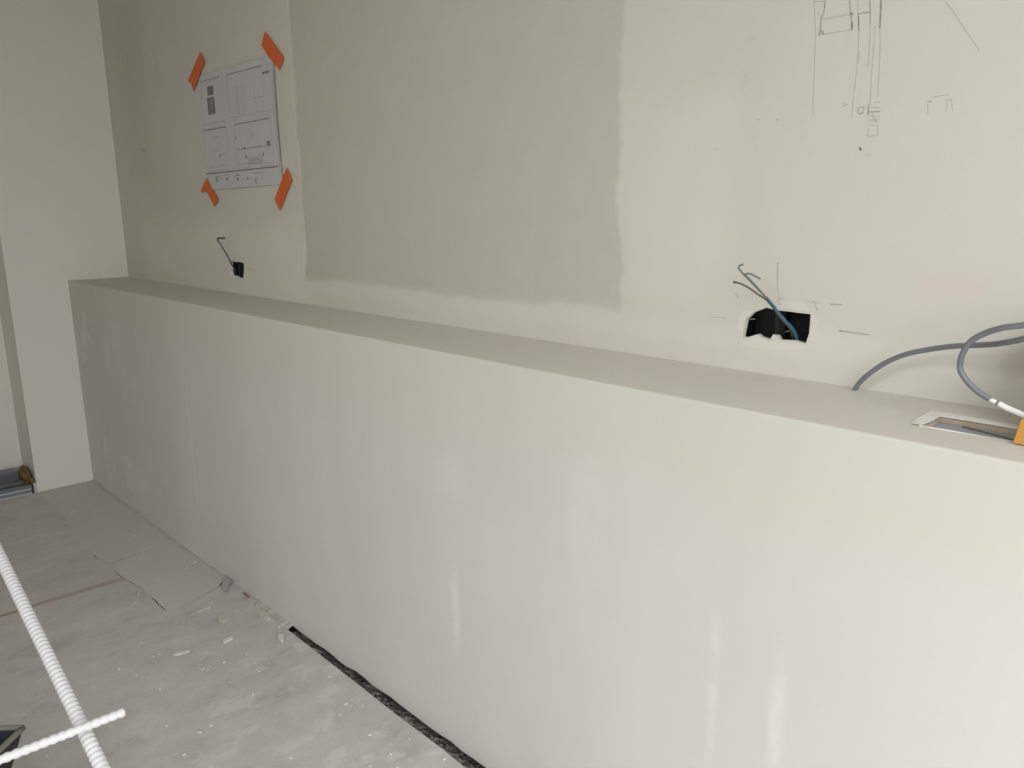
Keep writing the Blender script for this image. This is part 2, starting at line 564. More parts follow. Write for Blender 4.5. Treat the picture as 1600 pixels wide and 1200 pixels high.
# ---- rear and right walls with the openings that let the daylight in
g = Geo()
g.holed([(-0.3, REAR_Y, 0), (ROOM_X, REAR_Y, 0), (ROOM_X, REAR_Y, CEIL), (-0.3, REAR_Y, CEIL)],
        [[(a, REAR_Y, c), (b, REAR_Y, c), (b, REAR_Y, d), (a, REAR_Y, d)] for (a, b, c, d) in REAR_OPENINGS], (0, -0.25, 0))
tag(g.make('wall_rear', [M['room']]), 'plain plastered wall behind the viewer', 'wall', kind='structure')
g = Geo()
g.holed([(ROOM_X, REAR_Y, 0), (ROOM_X, DEPTH, 0), (ROOM_X, DEPTH, CEIL), (ROOM_X, REAR_Y, CEIL)],
        [[(ROOM_X, a, c), (ROOM_X, b, c), (ROOM_X, b, d), (ROOM_X, a, d)] for (a, b, c, d) in RIGHT_OPENINGS], (0.25, 0, 0))
tag(g.make('wall_right', [M['room']]), 'plain plastered side wall with a large window opening beyond the right edge', 'wall', kind='structure')
g = Geo()
g.box((-0.3, REAR_Y, CEIL), (ROOM_X, DEPTH, CEIL + 0.2))
tag(g.make('ceiling', [M['ceil']]), 'plain plastered ceiling over the room', 'ceiling', kind='structure')


def frame_parts(name, label, corner):
    """Slim white frame with a middle mullion; corner(u, v, depth) maps opening coordinates to the room."""
    g = Geo()
    for (u0, v0, u1, v1) in ((0, 0, 1, 0.03), (0, 0.97, 1, 1), (0, 0.03, 0.03, 0.97), (0.97, 0.03, 1, 0.97), (0.48, 0.03, 0.52, 0.97)):
        p, q = Vector(corner(u0, v0, 0.13)), Vector(corner(u1, v1, 0.20))
        g.box(tuple(map(min, p, q)), tuple(map(max, p, q)))
    tag(g.make(name, [M['glass']]), label, 'window', kind='structure')


for i, (a, b, c, d) in enumerate(REAR_OPENINGS):
    frame_parts('window_1', 'white window frame behind the viewer', lambda u, v, w: (a + (b - a) * u, REAR_Y - w, c + (d - c) * v))
for i, (a, b, c, d) in enumerate(RIGHT_OPENINGS):
    frame_parts('window_2', 'white window frame in the wall beyond the right edge', lambda u, v, w: (ROOM_X + w, a + (b - a) * u, c + (d - c) * v))
# terrace outside
g = Geo()
g.box((-14, REAR_Y - 14, -0.4), (22, 8, -0.14))
tag(g.make('floor_terrace', [M['ground']]), 'grey paved ground outside the windows', 'terrace', kind='structure')

# ---- floor: screed with two filled-in channels along the low wall; a joint stays open towards the camera
PATCH_A = [(0.0122, -0.2487, 0), (-0.0001, -0.134, 0), (-0.0149, -0.0429, 0), (0.0783, -0.017, 0), (0.5086, -0.0146, 0), (0.8255, -0.015, 0), (1.092, -0.0202, 0), (1.058, -0.0887, 0), (1.077, -0.1808, 0), (1.082, -0.2414, 0), (1.061, -0.2698, 0), (1.004, -0.287, 0), (0.7836, -0.2749, 0), (0.4199, -0.2452, 0)]
PATCH_B = [(1.108, -0.0215, 0), (1.4, -0.0007, 0), (1.521, -0.0002, 0), (1.578, -0.0427, 0), (1.592, -0.084, 0), (1.624, -0.165, 0), (1.64, -0.2367, 0), (1.617, -0.2535, 0), (1.559, -0.2554, 0), (1.413, -0.2506, 0), (1.318, -0.262, 0), (1.255, -0.2746, 0), (1.161, -0.2714, 0), (1.097, -0.2417, 0), (1.091, -0.1831, 0), (1.071, -0.0933, 0)]
EDGE = [(0.0406, -0.0147, 0), (0.5999, -0.0119, 0), (1.226, 0.0026, 0), (1.559, 0.0019, 0), (1.775, -0.0057, 0), (1.927, -0.0134, 0), (2.021, -0.0175, 0), (2.127, -0.02, 0), (2.242, -0.0209, 0), (2.353, -0.0236, 0), (2.456, -0.0231, 0), (2.599, -0.0267, 0), (2.711, -0.0276, 0), (2.818, -0.0289, 0), (2.914, -0.0297, 0)]
edge2 = [Vector(p) for p in EDGE]
edge2 = [Vector((p.x, p.y + random.uniform(-0.002, 0.002), 0)) for p in edge2]
edge2.append(Vector((3.6, -0.030, 0)))
edge2.append(Vector((ROOM_X, -0.030, 0)))
outer = [Vector((REC_X - 0.03, REC_Y, 0)) + Vector((0.27, 0, 0)), Vector((0, -0.01, 0))] + edge2 + [Vector((ROOM_X, REAR_Y, 0)), Vector((0.005, REAR_Y, 0))]
hole_a = jag(PATCH_A, 0.03, 0.0012, 2)
hole_b = jag(PATCH_B, 0.025, 0.0015, 2)
g = Geo()
g.holed(outer, [hole_a, hole_b], (0, 0, -0.03), 0, 1)
# exposed screed edge along the open joint
for a, b in zip(edge2, edge2[1:]):
    g.face([a, b, b - Vector((0, 0, 0.05)), a - Vector((0, 0, 0.05))], 1)
floor = g.make('floor', [M['floor'], M['crack']])
tag(floor, 'dusty grey screed floor with plaster smears', 'floor', kind='structure')


def shrink(loop, d):
    c = sum((Vector(p) for p in loop), Vector()) / len(loop)
    k = len(loop)
    out = []
    for i in range(k):
        a, b, e = Vector(loop[i - 1]), Vector(loop[i]), Vector(loop[(i + 1) % k])
        t = (e - a).normalized()
        nrm = Vector((-t.y, t.x, 0))
        if nrm.dot(c - b) < 0:
            nrm = -nrm
        out.append(b + nrm * (d[i] if isinstance(d, list) else d))
    return out


def joint(loop, spots, wide, thin):
    """Width of the open joint at each outline point: wide near the listed spots."""
    return [wide * random.uniform(0.4, 1.2) if any((Vector(p) - Vector(s)).length < r for s, r in spots) else thin for p in loop]


w_a = joint(hole_a, [(s, 0.06) for s in [(1.004, -0.287, 0), (1.061, -0.2698, 0)]], 0.0055, -0.001)
w_b = joint(hole_b, [(s, 0.11) for s in [(1.599, -0.2531, 0), (1.642, -0.2161, 0), (1.616, -0.1398, 0), (1.288, -0.2632, 0), (1.569, -0.0384, 0)]], 0.0065, -0.0005)
for loop, w, lab in ((hole_a, w_a, 'smooth grey filled channel beside the side wall'), (hole_b, w_b, 'smooth grey filled channel with rounded end by the chalk line')):
    g = Geo()
    g.prism([p - Vector((0, 0, 0.03)) for p in shrink(loop, w)], (0, 0, 0.0305))
    o = g.make('screed_patch', [M['patch']], floor)
    o['label'] = lab
g = Geo()
g.face([(-0.3, REAR_Y, -0.05), (ROOM_X, REAR_Y, -0.05), (ROOM_X, 0.02, -0.05), (-0.3, 0.02, -0.05)])
g.make('subfloor', [M['cavity']], floor)

# red chalk line on the screed
chalk = []
for k in range(7):
    o = (k - 3) * 0.9
    chalk.append(([(1.279, -0.7719, 0), (1.266, -0.6624, 0), (1.269, -0.6071, 0), (1.263, -0.5479, 0), (1.264, -0.4685, 0), (1.265, -0.3649, 0), (1.27, -0.2748, 0)], 0.0022, 0))
    pts = chalk[-1][0]
    n = len(pts)
    chalk[-1] = ([(p[0] + 0.0035 * o * random.uniform(0.5, 1.5) * (0.5 + 1.3 * i / n), p[1] + 0.0012 * o * (0.5 + 2.0 * i / n), p[2]) for i, p in enumerate(pts)], 0.0026, 0)
strokes('chalk_line', chalk, (0, 0, 1), [M['chalk']], floor, 0.0008)['label'] = 'red chalk line drawn across the screed'

# ---- the low wall: face, ledge with a cut-out, board edge
HOLE_T = [(3.803, 0.093, HL), (4.14, 0.093, HL), (4.14, 0.166, HL), (3.806, 0.170, HL)]
hole_t = jag(HOLE_T, 0.03, 0.0012, 2)
bott = []
n = 120
for i in range(n + 1):
    x = ROOM_X * i / n
    ragged = random.uniform(-0.003, 0.003)
    if 2.2 < x < 2.6:
        ragged += 0.004 * math.sin(x * 40)
    bott.append(Vector((x, 0.0, (0.002 if x < 1.75 else 0.004) + ragged)))
NX = 120
g = Geo()
bev = 0.004
for i in range(n):
    a, b = bott[i], bott[i + 1]
    g.face([a, b, (b.x, 0, HL - bev), (a.x, 0, HL - bev)], 0)
    g.face([(a.x, 0, HL - bev), (b.x, 0, HL - bev), (b.x, bev * 0.35, HL - bev * 0.3), (a.x, bev * 0.35, HL - bev * 0.3)], 0)
    g.face([(a.x, bev * 0.35, HL - bev * 0.3), (b.x, bev * 0.35, HL - bev * 0.3), (b.x, bev, HL), (a.x, bev, HL)], 1)
    g.face([a, b, b + Vector((0, 0.02, 0)), a + Vector((0, 0.02, 0))], 2)
    g.face([a + Vector((0, 0.02, 0)), b + Vector((0, 0.02, 0)), (b.x, 0.02, -0.05), (a.x, 0.02, -0.05)], 3)
g.holed([(0, bev, HL), (ROOM_X, bev, HL), (ROOM_X, DEPTH, HL), (0, DEPTH, HL)], [hole_t], (0, 0, -0.010), 1, 2)
# inside of the cavity
g.face([(0, 0.025, HL - 0.026), (ROOM_X, 0.025, HL - 0.026), (ROOM_X, 0.025, 0.3), (0, 0.025, 0.3)], 3)
g.face([(0, DEPTH - 0.005, HL - 0.026), (ROOM_X, DEPTH - 0.005, HL - 0.026), (ROOM_X, DEPTH - 0.005, 0.3), (0, DEPTH - 0.005, 0.3)], 3)
low_wall = g.make('wall_low', [M['low'], M['ledge'], M['core'], M['cavity']])
for p in low_wall.data.polygons:
    p.use_smooth = False
tag(low_wall, 'long waist-high plastered service wall with a flat ledge on top', 'low wall', kind='structure')
# chipped white plaster rim around the cut-out
g = Geo()
rim_o = jag([(3.789, 0.0915, HL), (4.15, 0.0915, HL), (4.15, 0.182, HL), (3.786, 0.190, HL)], 0.025, 0.002, 2)
g.holed([p + Vector((0, 0, 0.0018)) for p in rim_o], [[p + Vector((0, 0, 0.0018)) for p in hole_t]], (0, 0, -0.004), 0, 0)
g.make('cutout_rim', [M['rimwhite']], low_wall)

# ---- open joint between screed and low wall: rough insulation strip
g = Geo()
k = 160
for i in range(k):
    x0, x1 = 2.02 + (ROOM_X - 2.02) * i / k, 2.02 + (ROOM_X - 2.02) * (i + 1) / k
    if x0 > 4.2:
        break
    rows = []
    for x in (x0, x1):
        random.seed(int(x * 10000))
        rows.append([(x, -0.045, -0.016 + random.uniform(-0.004, 0.004)), (x, -0.022, -0.008 + random.uniform(-0.006, 0.005)),
                     (x, -0.008, -0.012 + random.uniform(-0.005, 0.005)), (x, 0.018, -0.022)])
    for j in range(3):
        g.face([rows[0][j], rows[1][j], rows[1][j + 1], rows[0][j + 1]])
random.seed(11)
o = g.make('trim_1', [M['strip']])
tag(o, 'rough dark edge insulation strip in the open joint under the low wall', 'insulation strip', kind='structure')

# ---- mortar fillet closing the joint further left
g = Geo()
fil = [(0.0, 0.012), (0.3, 0.011), (0.6, 0.012), (0.93, 0.007), (1.22, 0.006), (1.47, 0.006), (1.6, 0.010), (1.76, 0.017), (1.88, 0.020), (1.98, 0.021), (2.03, 0.012)]
pts_f = []
for (xa, wa), (xb, wb) in zip(fil, fil[1:]):
    for q in range(6):
        t = q / 6
        pts_f.append((xa + (xb - xa) * t, (wa + (wb - wa) * t) * random.uniform(0.8, 1.2)))
prev = None
for i, (px_, w_) in enumerate(pts_f):
    rise = min(0.012, 0.6 * w_)
    row = [(px_, -w_ - 0.003, -0.001), (px_, -w_ * 0.6, rise * random.uniform(0.3, 0.6)), (px_, 0.001, rise * random.uniform(0.5, 1.1))]
    if prev:
        for j in range(2):
            g.face([prev[j], row[j], row[j + 1], prev[j + 1]])
    prev = row
o = g.make('trim_2', [M['mortar']])
tag(o, 'crumbly mortar bead between screed and low wall', 'mortar bead', kind='structure')

# ================================================================== WALL DRAWINGS
def bw(seq):
    return seq


P_, Q_ = 0, 1
pm = []
W1, W2 = 0.0016, 0.0026
for pts, w, mi in (
    ([(3.507, 0.2766, 1.65), (3.514, 0.2766, 1.594), (3.516, 0.2766, 1.538), (3.519, 0.2766, 1.464)], W1, 0),
    ([(3.508, 0.2766, 1.647), (3.525, 0.2766, 1.645)], W1, 0), ([(3.527, 0.2766, 1.647), (3.526, 0.2766, 1.629), (3.521, 0.2766, 1.615), (3.523, 0.2766, 1.597)], W1, 1), ([(3.521, 0.2766, 1.6), (3.521, 0.2766, 1.593)], W2, 1), ([(3.526, 0.2766, 1.599), (3.527, 0.2766, 1.593)], W2, 1),
    ([(3.515, 0.2766, 1.631), (3.522, 0.2766, 1.618)], W1, 0), ([(3.514, 0.2766, 1.593), (3.542, 0.2766, 1.593), (3.575, 0.2766, 1.593)], W1, 0), ([(3.523, 0.2766, 1.617), (3.551, 0.2766, 1.617), (3.574, 0.2766, 1.617)], W1, 0),
    ([(3.568, 0.2766, 1.639), (3.571, 0.2766, 1.619), (3.574, 0.2766, 1.609), (3.576, 0.2766, 1.592)], W1, 1), ([(3.572, 0.2766, 1.62), (3.576, 0.2766, 1.615)], W2, 1), ([(3.575, 0.2766, 1.605), (3.576, 0.2766, 1.592)], W2, 1),
    ([(3.581, 0.2766, 1.637), (3.587, 0.2766, 1.597), (3.589, 0.2766, 1.558), (3.589, 0.2766, 1.518), (3.587, 0.2766, 1.479), (3.587, 0.2766, 1.454)], W1, 0), ([(3.585, 0.2766, 1.612), (3.587, 0.2766, 1.589)], W1, 1),
    ([(3.583, 0.2766, 1.615), (3.593, 0.2766, 1.616), (3.604, 0.2766, 1.614)], W1, 1), ([(3.601, 0.2766, 1.633), (3.604, 0.2766, 1.614), (3.605, 0.2766, 1.596)], W1, 1), ([(3.605, 0.2766, 1.596), (3.607, 0.2766, 1.565), (3.607, 0.2766, 1.532)], W1, 0),
    ([(3.619, 0.2766, 1.63), (3.62, 0.2766, 1.617), (3.621, 0.2766, 1.588)], W2, 1), ([(3.621, 0.2766, 1.588), (3.624, 0.2766, 1.563), (3.626, 0.2766, 1.514), (3.627, 0.2766, 1.483)], W1, 0),
    ([(3.613, 0.2766, 1.593), (3.614, 0.2766, 1.564), (3.614, 0.2766, 1.516), (3.616, 0.2766, 1.471)], W1, 0), ([(3.59, 0.2766, 1.558), (3.592, 0.2766, 1.538)], W1, 0),
    ([(3.613, 0.2766, 1.473), (3.614, 0.2766, 1.456)], W1, 1), ([(3.622, 0.2766, 1.475), (3.632, 0.2766, 1.475)], W1, 0), ([(3.614, 0.2766, 1.468), (3.631, 0.2766, 1.466)], W1, 0), ([(3.614, 0.2766, 1.461), (3.633, 0.2766, 1.46)], W1, 1),
    ([(3.615, 0.2766, 1.455), (3.633, 0.2766, 1.453)], W1, 0), ([(3.615, 0.2766, 1.449), (3.633, 0.2766, 1.448)], W1, 0), ([(3.616, 0.2766, 1.446), (3.631, 0.2766, 1.446)], W1, 0), ([(3.616, 0.2766, 1.44), (3.631, 0.2766, 1.439)], W1, 0),
    ([(3.616, 0.2766, 1.436), (3.616, 0.2766, 1.423), (3.624, 0.2766, 1.422)], W1, 0), ([(3.624, 0.2766, 1.423), (3.633, 0.2766, 1.423)], W1, 0), ([(3.631, 0.2766, 1.439), (3.633, 0.2766, 1.423)], W1, 0), ([(3.62, 0.2766, 1.458), (3.629, 0.2766, 1.443)], W1, 0),
    ([(3.571, 0.2766, 1.474), (3.578, 0.2766, 1.476), (3.572, 0.2766, 1.48)], W1, 0), ([(3.594, 0.2766, 1.469), (3.599, 0.2766, 1.47), (3.607, 0.2766, 1.469), (3.604, 0.2766, 1.459), (3.595, 0.2766, 1.462), (3.599, 0.2766, 1.467)], W2, 0), ([(3.597, 0.2766, 1.458), (3.606, 0.2766, 1.461)], W1, 0),
    ([(3.603, 0.2766, 1.404), (3.608, 0.2766, 1.401), (3.605, 0.2766, 1.406)], W2, 1), ([(3.615, 0.2766, 1.393), (3.623, 0.2766, 1.393)], W1, 0),
    ([(3.715, 0.2766, 1.611), (3.725, 0.2766, 1.599), (3.739, 0.2766, 1.578), (3.755, 0.2766, 1.555), (3.77, 0.2766, 1.534)], W1, 0),
    ([(3.704, 0.2766, 1.468), (3.711, 0.2766, 1.468)], W1, 1), ([(3.709, 0.2766, 1.474), (3.736, 0.2766, 1.476)], W1, 0), ([(3.733, 0.2766, 1.467), (3.733, 0.2766, 1.451)], W1, 0), ([(3.738, 0.2766, 1.468), (3.743, 0.2766, 1.451)], W1, 0), ([(3.73, 0.2766, 1.468), (3.739, 0.2766, 1.468)], W1, 0),
    ([(3.705, 0.2766, 1.465), (3.707, 0.2766, 1.448)], W1, 0), ([(3.414, 0.2766, 1.466), (3.419, 0.2766, 1.465)], W2, 0), ([(3.451, 0.2766, 1.462), (3.456, 0.2766, 1.462)], W2, 0), ([(3.331, 0.2766, 1.419), (3.335, 0.2766, 1.419)], W2, 0),
    # level marks around the right-hand socket box
    ([(3.472, 0.2766, 1.212), (3.473, 0.2766, 1.179), (3.479, 0.2766, 1.141)], W1, 0), ([(3.472, 0.2766, 1.212), (3.473, 0.2766, 1.179)], W1, 0), ([(3.338, 0.2766, 1.098), (3.373, 0.2766, 1.098)], W1, 0), ([(3.474, 0.2766, 1.141), (3.485, 0.2766, 1.145)], W1, 0),
    ([(3.576, 0.2766, 1.142), (3.597, 0.2766, 1.143)], W1, 1), ([(3.534, 0.2766, 1.144), (3.558, 0.2766, 1.143)], W1, 0), ([(3.545, 0.2766, 1.146), (3.554, 0.2766, 1.128)], W2, 0), ([(3.595, 0.2766, 1.097), (3.601, 0.2766, 1.097)], W2, 1), ([(3.599, 0.2766, 1.097), (3.647, 0.2766, 1.095)], W1, 1),
    ([(3.389, 0.2766, 1.149), (3.396, 0.2766, 1.139)], W2, 0),
    # nail marks and pencil ticks on the far part
    ([(0.3622, 0.2766, 1.587), (0.4097, 0.2766, 1.587)], W2, 1), ([(0.4491, 0.2766, 1.265), (0.4645, 0.2766, 1.265)], 0.005, 1), ([(0.3102, 0.2766, 2.014), (0.3039, 0.2766, 1.97)], W2, 0), ([(1.311, 0.2766, 1.107), (1.387, 0.2766, 1.092)], W2, 0), ([(1.31, 0.2766, 1.158), (1.294, 0.2766, 1.133)], W1, 0),
):
    pm.append((pts, w * (1.4 if pts[0][0] < 2 else 1.0), mi))
strokes('pencil_marks', pm, (0, -1, 0), [M['pencil'], M['pencil_dark']], wall_back, 0.0006)['label'] = 'pencil sketch and level marks on the plaster'
# ragged ridge of filler at the left edge of the unprimed field
ridge = [(1.748, 0.2766, 1.966), (1.75, 0.2766, 1.891), (1.74, 0.2766, 1.815), (1.741, 0.2766, 1.737), (1.749, 0.2766, 1.638), (1.751, 0.2766, 1.558), (1.757, 0.2766, 1.477), (1.756, 0.2766, 1.374), (1.756, 0.2766, 1.312), (1.765, 0.2766, 1.249), (1.746, 0.2766, 1.163), (1.743, 0.2766, 1.109), (1.767, 0.2766, 1.065)]
g = Geo()
R_ = [Vector(p) for p in catmull(ridge, 5)]
R_ = [p + Vector((random.uniform(-0.004, 0.004), 0, 0)) for p in R_]
for a, b in zip(R_, R_[1:]):
    g.face([a + Vector((-0.016, -0.0001, 0)), b + Vector((-0.016, -0.0001, 0)), b + Vector((0, -0.0005, 0)), a + Vector((0, -0.0005, 0))])
    g.face([a + Vector((0, -0.0005, 0)), b + Vector((0, -0.0005, 0)), b + Vector((0.0015, 0.0005, 0)), a + Vector((0.0015, 0.0005, 0))])
g.make('filler_ridge', [M['wall']], wall_back)

# ================================================================== SOCKET BOXES
def socket_box(hole, label, split, div_w, bridge):
    xs = [p[0] for p in hole]
    zs = [p[2] for p in hole]
    x0, x1, z0, z1 = min(xs) - 0.004, max(xs) + 0.004, min(zs) - 0.004, max(zs) + 0.004
    y0, y1 = DEPTH + 0.0125, DEPTH + 0.055
    root = empty('socket_box', ((x0 + x1) / 2, y1, z0))
    tag(root, label, 'socket box', 'socket boxes in the main wall')
    gangs = []
    for a, b in ((x0, split), (split, x1)):
        g = Geo()
        g.face([(a, y1, z0), (b, y1, z0), (b, y1, z1), (a, y1, z1)])
        g.face([(a, y0, z0), (b, y0, z0), (b, y1, z0), (a, y1, z0)])
        g.face([(a, y0, z1), (b, y0, z1), (b, y1, z1), (a, y1, z1)])
        g.face([(a, y0, z0), (a, y1, z0), (a, y1, z1), (a, y0, z1)])
        g.face([(b, y0, z0), (b, y1, z0), (b, y1, z1), (b, y0, z1)])
        gangs.append(g.make('gang', [M['box']], root))
    g = Geo()
    g.box((split - div_w / 2, y0 - 0.004, z0), (split + div_w / 2, y0 + 0.025, z1 - 0.001))
    g.make('divider', [M['boxgrey']], root)
    if bridge:
        g = Geo()
        g.prism(bridge, (0, 0.02, 0))
        g.make('plaster_lump', [M['gypsum']], root)
    return root, gangs


rx = [(3.473, 0.2766, 1.105)][0][0]
sock_r, gangs_r = socket_box(HOLE_R, 'black double socket box with ragged plaster edge and blue wire', rx, 0.007,
                        None)
lx = [(1.225, 0.2766, 1.096)][0][0]
sock_l, _ = socket_box(HOLE_L, 'small black double socket box below the taped drawing sheet', lx, 0.010, None)
for gi, pts in ((0, [(3.414, 0.2766, 1.099), (3.426, 0.2766, 1.101)]), (1, [(3.489, 0.2766, 1.082), (3.496, 0.2766, 1.085)]), (1, [(3.501, 0.2766, 1.077), (3.508, 0.2766, 1.079)])):
    tube('screw', [(p[0], DEPTH + 0.012, p[2]) for p in pts], 0.0014, M['rim'], gangs_r[gi], 6, 2)
# smeared white gypsum around the right box
for pts in ([(3.399, 0.2766, 1.11), (3.413, 0.2766, 1.119), (3.427, 0.2766, 1.116), (3.412, 0.2766, 1.099), (3.408, 0.2766, 1.073), (3.396, 0.2766, 1.079)], [(3.409, 0.2766, 1.059), (3.425, 0.2766, 1.063), (3.449, 0.2766, 1.064), (3.483, 0.2766, 1.062), (3.533, 0.2766, 1.062), (3.521, 0.2766, 1.051), (3.463, 0.2766, 1.049), (3.416, 0.2766, 1.049)],
            [(3.485, 0.2766, 1.141), (3.52, 0.2766, 1.141), (3.542, 0.2766, 1.127), (3.502, 0.2766, 1.126), (3.478, 0.2766, 1.128)], [(3.544, 0.2766, 1.12), (3.553, 0.2766, 1.112), (3.554, 0.2766, 1.087), (3.542, 0.2766, 1.067), (3.54, 0.2766, 1.07), (3.544, 0.2766, 1.092)]):
    loop = jag(pts, 0.012, 0.0015, 1)
    g = Geo()
    g.prism([p + Vector((0, -0.0004, 0)) for p in loop], (0, 0.001, 0))
    g.make('gypsum_smear', [M['smear']], wall_back)
for pts in ([(1.183, 0.2766, 1.129), (1.221, 0.2766, 1.15), (1.274, 0.2766, 1.14), (1.298, 0.2766, 1.121), (1.239, 0.2766, 1.126)], [(1.159, 0.2766, 1.121), (1.163, 0.2766, 1.081), (1.17, 0.2766, 1.061), (1.143, 0.2766, 1.067)]):
    g = Geo()
    g.prism([p + Vector((0, -0.0004, 0)) for p in jag(pts, 0.012, 0.001, 1)], (0, 0.001, 0))
    g.make('gypsum_smear', [M['smear']], wall_back)


# ================================================================== WIRES
w = empty('blue_wire', [(3.519, 0.2766, 1.067)][0])
tag(w, 'pair of stripped blue wires bent up out of the right-hand socket box', 'wire', 'loose wires')
tube('insulation', [(3.506, 0.3066, 1.061), (3.513, 0.2826, 1.08), (3.513, 0.2626, 1.097), (3.509, 0.2466, 1.109), (3.502, 0.2346, 1.123), (3.494, 0.2246, 1.139), (3.485, 0.2166, 1.153)], lambda t: 0.0036 - 0.0016 * t, M['blue'], w, 10, 8)
tube('conductor', [(3.485, 0.2186, 1.151), (3.472, 0.2126, 1.165), (3.456, 0.2066, 1.182), (3.446, 0.2026, 1.192), (3.438, 0.2006, 1.201), (3.436, 0.2006, 1.204), (3.439, 0.2016, 1.208), (3.444, 0.2026, 1.21)], 0.0016, M['teal'], w, 8, 8)
tube('conductor', [(3.487, 0.2166, 1.15), (3.473, 0.2086, 1.168), (3.454, 0.2016, 1.188), (3.45, 0.1996, 1.192), (3.455, 0.1986, 1.194), (3.461, 0.1986, 1.194), (3.471, 0.1996, 1.19), (3.48, 0.2016, 1.186)], 0.0015, M['teal'], w, 8, 8)
w = empty('brown_wire', [(3.51, 0.2766, 1.072)][0])
tag(w, 'thin brown wire curving left out of the right-hand socket box', 'wire', 'loose wires')
tube('insulation', [(3.498, 0.3066, 1.064), (3.509, 0.2666, 1.092), (3.502, 0.2486, 1.11), (3.493, 0.2346, 1.129), (3.483, 0.2226, 1.147), (3.468, 0.2186, 1.156), (3.45, 0.2166, 1.167), (3.431, 0.2166, 1.174), (3.423, 0.2166, 1.175)], 0.0015, M['brown'], w, 8, 8)
tube('tip', [(3.424, 0.2166, 1.175), (3.418, 0.2166, 1.176)], 0.0021, M['brown'], w, 8, 4)
w = empty('slate_wire', [(1.217, 0.2766, 1.071)][0])
tag(w, 'thin dark wire with hooked end standing out of the left-hand socket box', 'wire', 'loose wires')
tube('insulation', [(1.157, 0.3066, 1.064), (1.202, 0.2806, 1.092), (1.212, 0.2646, 1.113), (1.216, 0.2566, 1.129), (1.219, 0.2466, 1.149), (1.217, 0.2346, 1.173), (1.21, 0.2266, 1.193), (1.204, 0.2216, 1.203), (1.205, 0.2206, 1.211), (1.223, 0.2206, 1.214)], 0.0026, M['slate'], w, 8, 8)
tube('hook', [(1.204, 0.2206, 1.209), (1.211, 0.2206, 1.214), (1.234, 0.2206, 1.215), (1.267, 0.2206, 1.215)], 0.0034, M['darkwire'], w, 8, 6)

# grey cable looping at the right end of the ledge
w = empty('grey_cable', [(3.635, 0.2778, 1)][0])
tag(w, 'thick grey cable looping up from the ledge beside the cut-out', 'cable')
CAB = [(3.64, 0.255, 1.004), (3.65, 0.25, 1.017), (3.668, 0.243, 1.036), (3.695, 0.235, 1.059), (3.728, 0.225, 1.078), (3.763, 0.215, 1.091), (3.803, 0.2, 1.103), (3.841, 0.185, 1.111), (3.871, 0.165, 1.119), (3.905, 0.145, 1.132), (3.936, 0.13, 1.148), (3.953, 0.12, 1.16), (3.953, 0.11, 1.171), (3.94, 0.105, 1.167), (3.911, 0.11, 1.155), (3.888, 0.115, 1.149), (3.864, 0.125, 1.138), (3.845, 0.13, 1.123), (3.835, 0.135, 1.102), (3.833, 0.14, 1.082), (3.841, 0.14, 1.068), (3.856, 0.14, 1.054), (3.874, 0.14, 1.044)]
CAB[0] = (CAB[0][0], CAB[0][1], HL + 0.001)
tube('sheath', CAB, 0.0042, M['cable'], w, 12, 8)
tube('stripped_end', [(3.872, 0.14, 1.046), (3.88, 0.14, 1.041), (3.886, 0.14, 1.039)], 0.0032, M['cable'], w, 10, 5)
tube('white_core', [(3.875, 0.14, 1.043), (3.883, 0.14, 1.04)], 0.0036, M['white'], w, 10, 4)
tube('white_sleeve', [(3.886, 0.14, 1.039), (3.898, 0.14, 1.034), (3.911, 0.14, 1.03), (3.928, 0.14, 1.024), (3.942, 0.14, 1.019)], 0.0046, M['white'], w, 12, 6)

# ================================================================== INSIDE THE CUT-OUT
st = empty('metal_stud', (3.79, 0.11, 0.9))
tag(st, 'grey metal stud channel inside the ledge cut-out', 'stud')
g = Geo()
g.box((3.70, 0.03, HL - 0.0088), (4.6, 0.1665, HL - 0.0080))
g.make('web', [M['studgrey']], st)
g = Geo()
g.box((3.70, 0.1655, HL - 0.060), (4.6, 0.1665, HL - 0.0088))
g.make('flange', [M['metal']], st)
tube('brace', [(3.84, 0.158, HL - 0.0066), (3.88, 0.145, HL - 0.0064), (3.93, 0.130, HL - 0.0066), (3.99, 0.120, HL - 0.0068)], 0.0013, M['metal'], st, 8, 6)

# ochre batten lying over the cut-out at the right-hand edge
bx = [(3.923, 0.0835, 1)][0]
bt = empty('wooden_batten', (bx[0], bx[1], HL))
tag(bt, 'ochre wooden batten lying on the ledge at the right edge', 'batten')
g = Geo()
x0, y0 = bx[0], bx[1]
g.prism([(x0, y0 - 0.002, HL + 0.002), (x0 + 0.006, y0 - 0.002, HL + 0.036), (x0 + 0.010, y0 + 0.002, HL + 0.038), (x0 + 0.36, y0 + 0.002, HL + 0.038), (x0 + 0.36, y0 - 0.002, HL + 0.002)], (0, 0.055, 0))
g.make('body', [M['wood']], bt)

# unseen carton added on the ledge beyond the right edge to cast the wall shadow
cx = [(3.907, 0.165, 1.103)][0][0]
ct = empty('shadow_carton', (cx + 0.1, 0.21, HL))
tag(ct, 'unseen cardboard box added on the ledge beyond the right edge to shade the wall', 'box')
g = Geo()
g.prism([(cx, 0.165, HL + 0.0005), (cx + 0.30, 0.165, HL + 0.0005), (cx + 0.30, 0.272, HL + 0.0005), (cx, 0.272, HL + 0.0005)], (0.03, 0, 0.16))
g.make('body', [M['card']], ct)
g = Geo()
g.box((cx + 0.035, 0.20, HL + 0.1606), (cx + 0.325, 0.235, HL + 0.162))
g.make('packing_tape', [M['core']], ct)

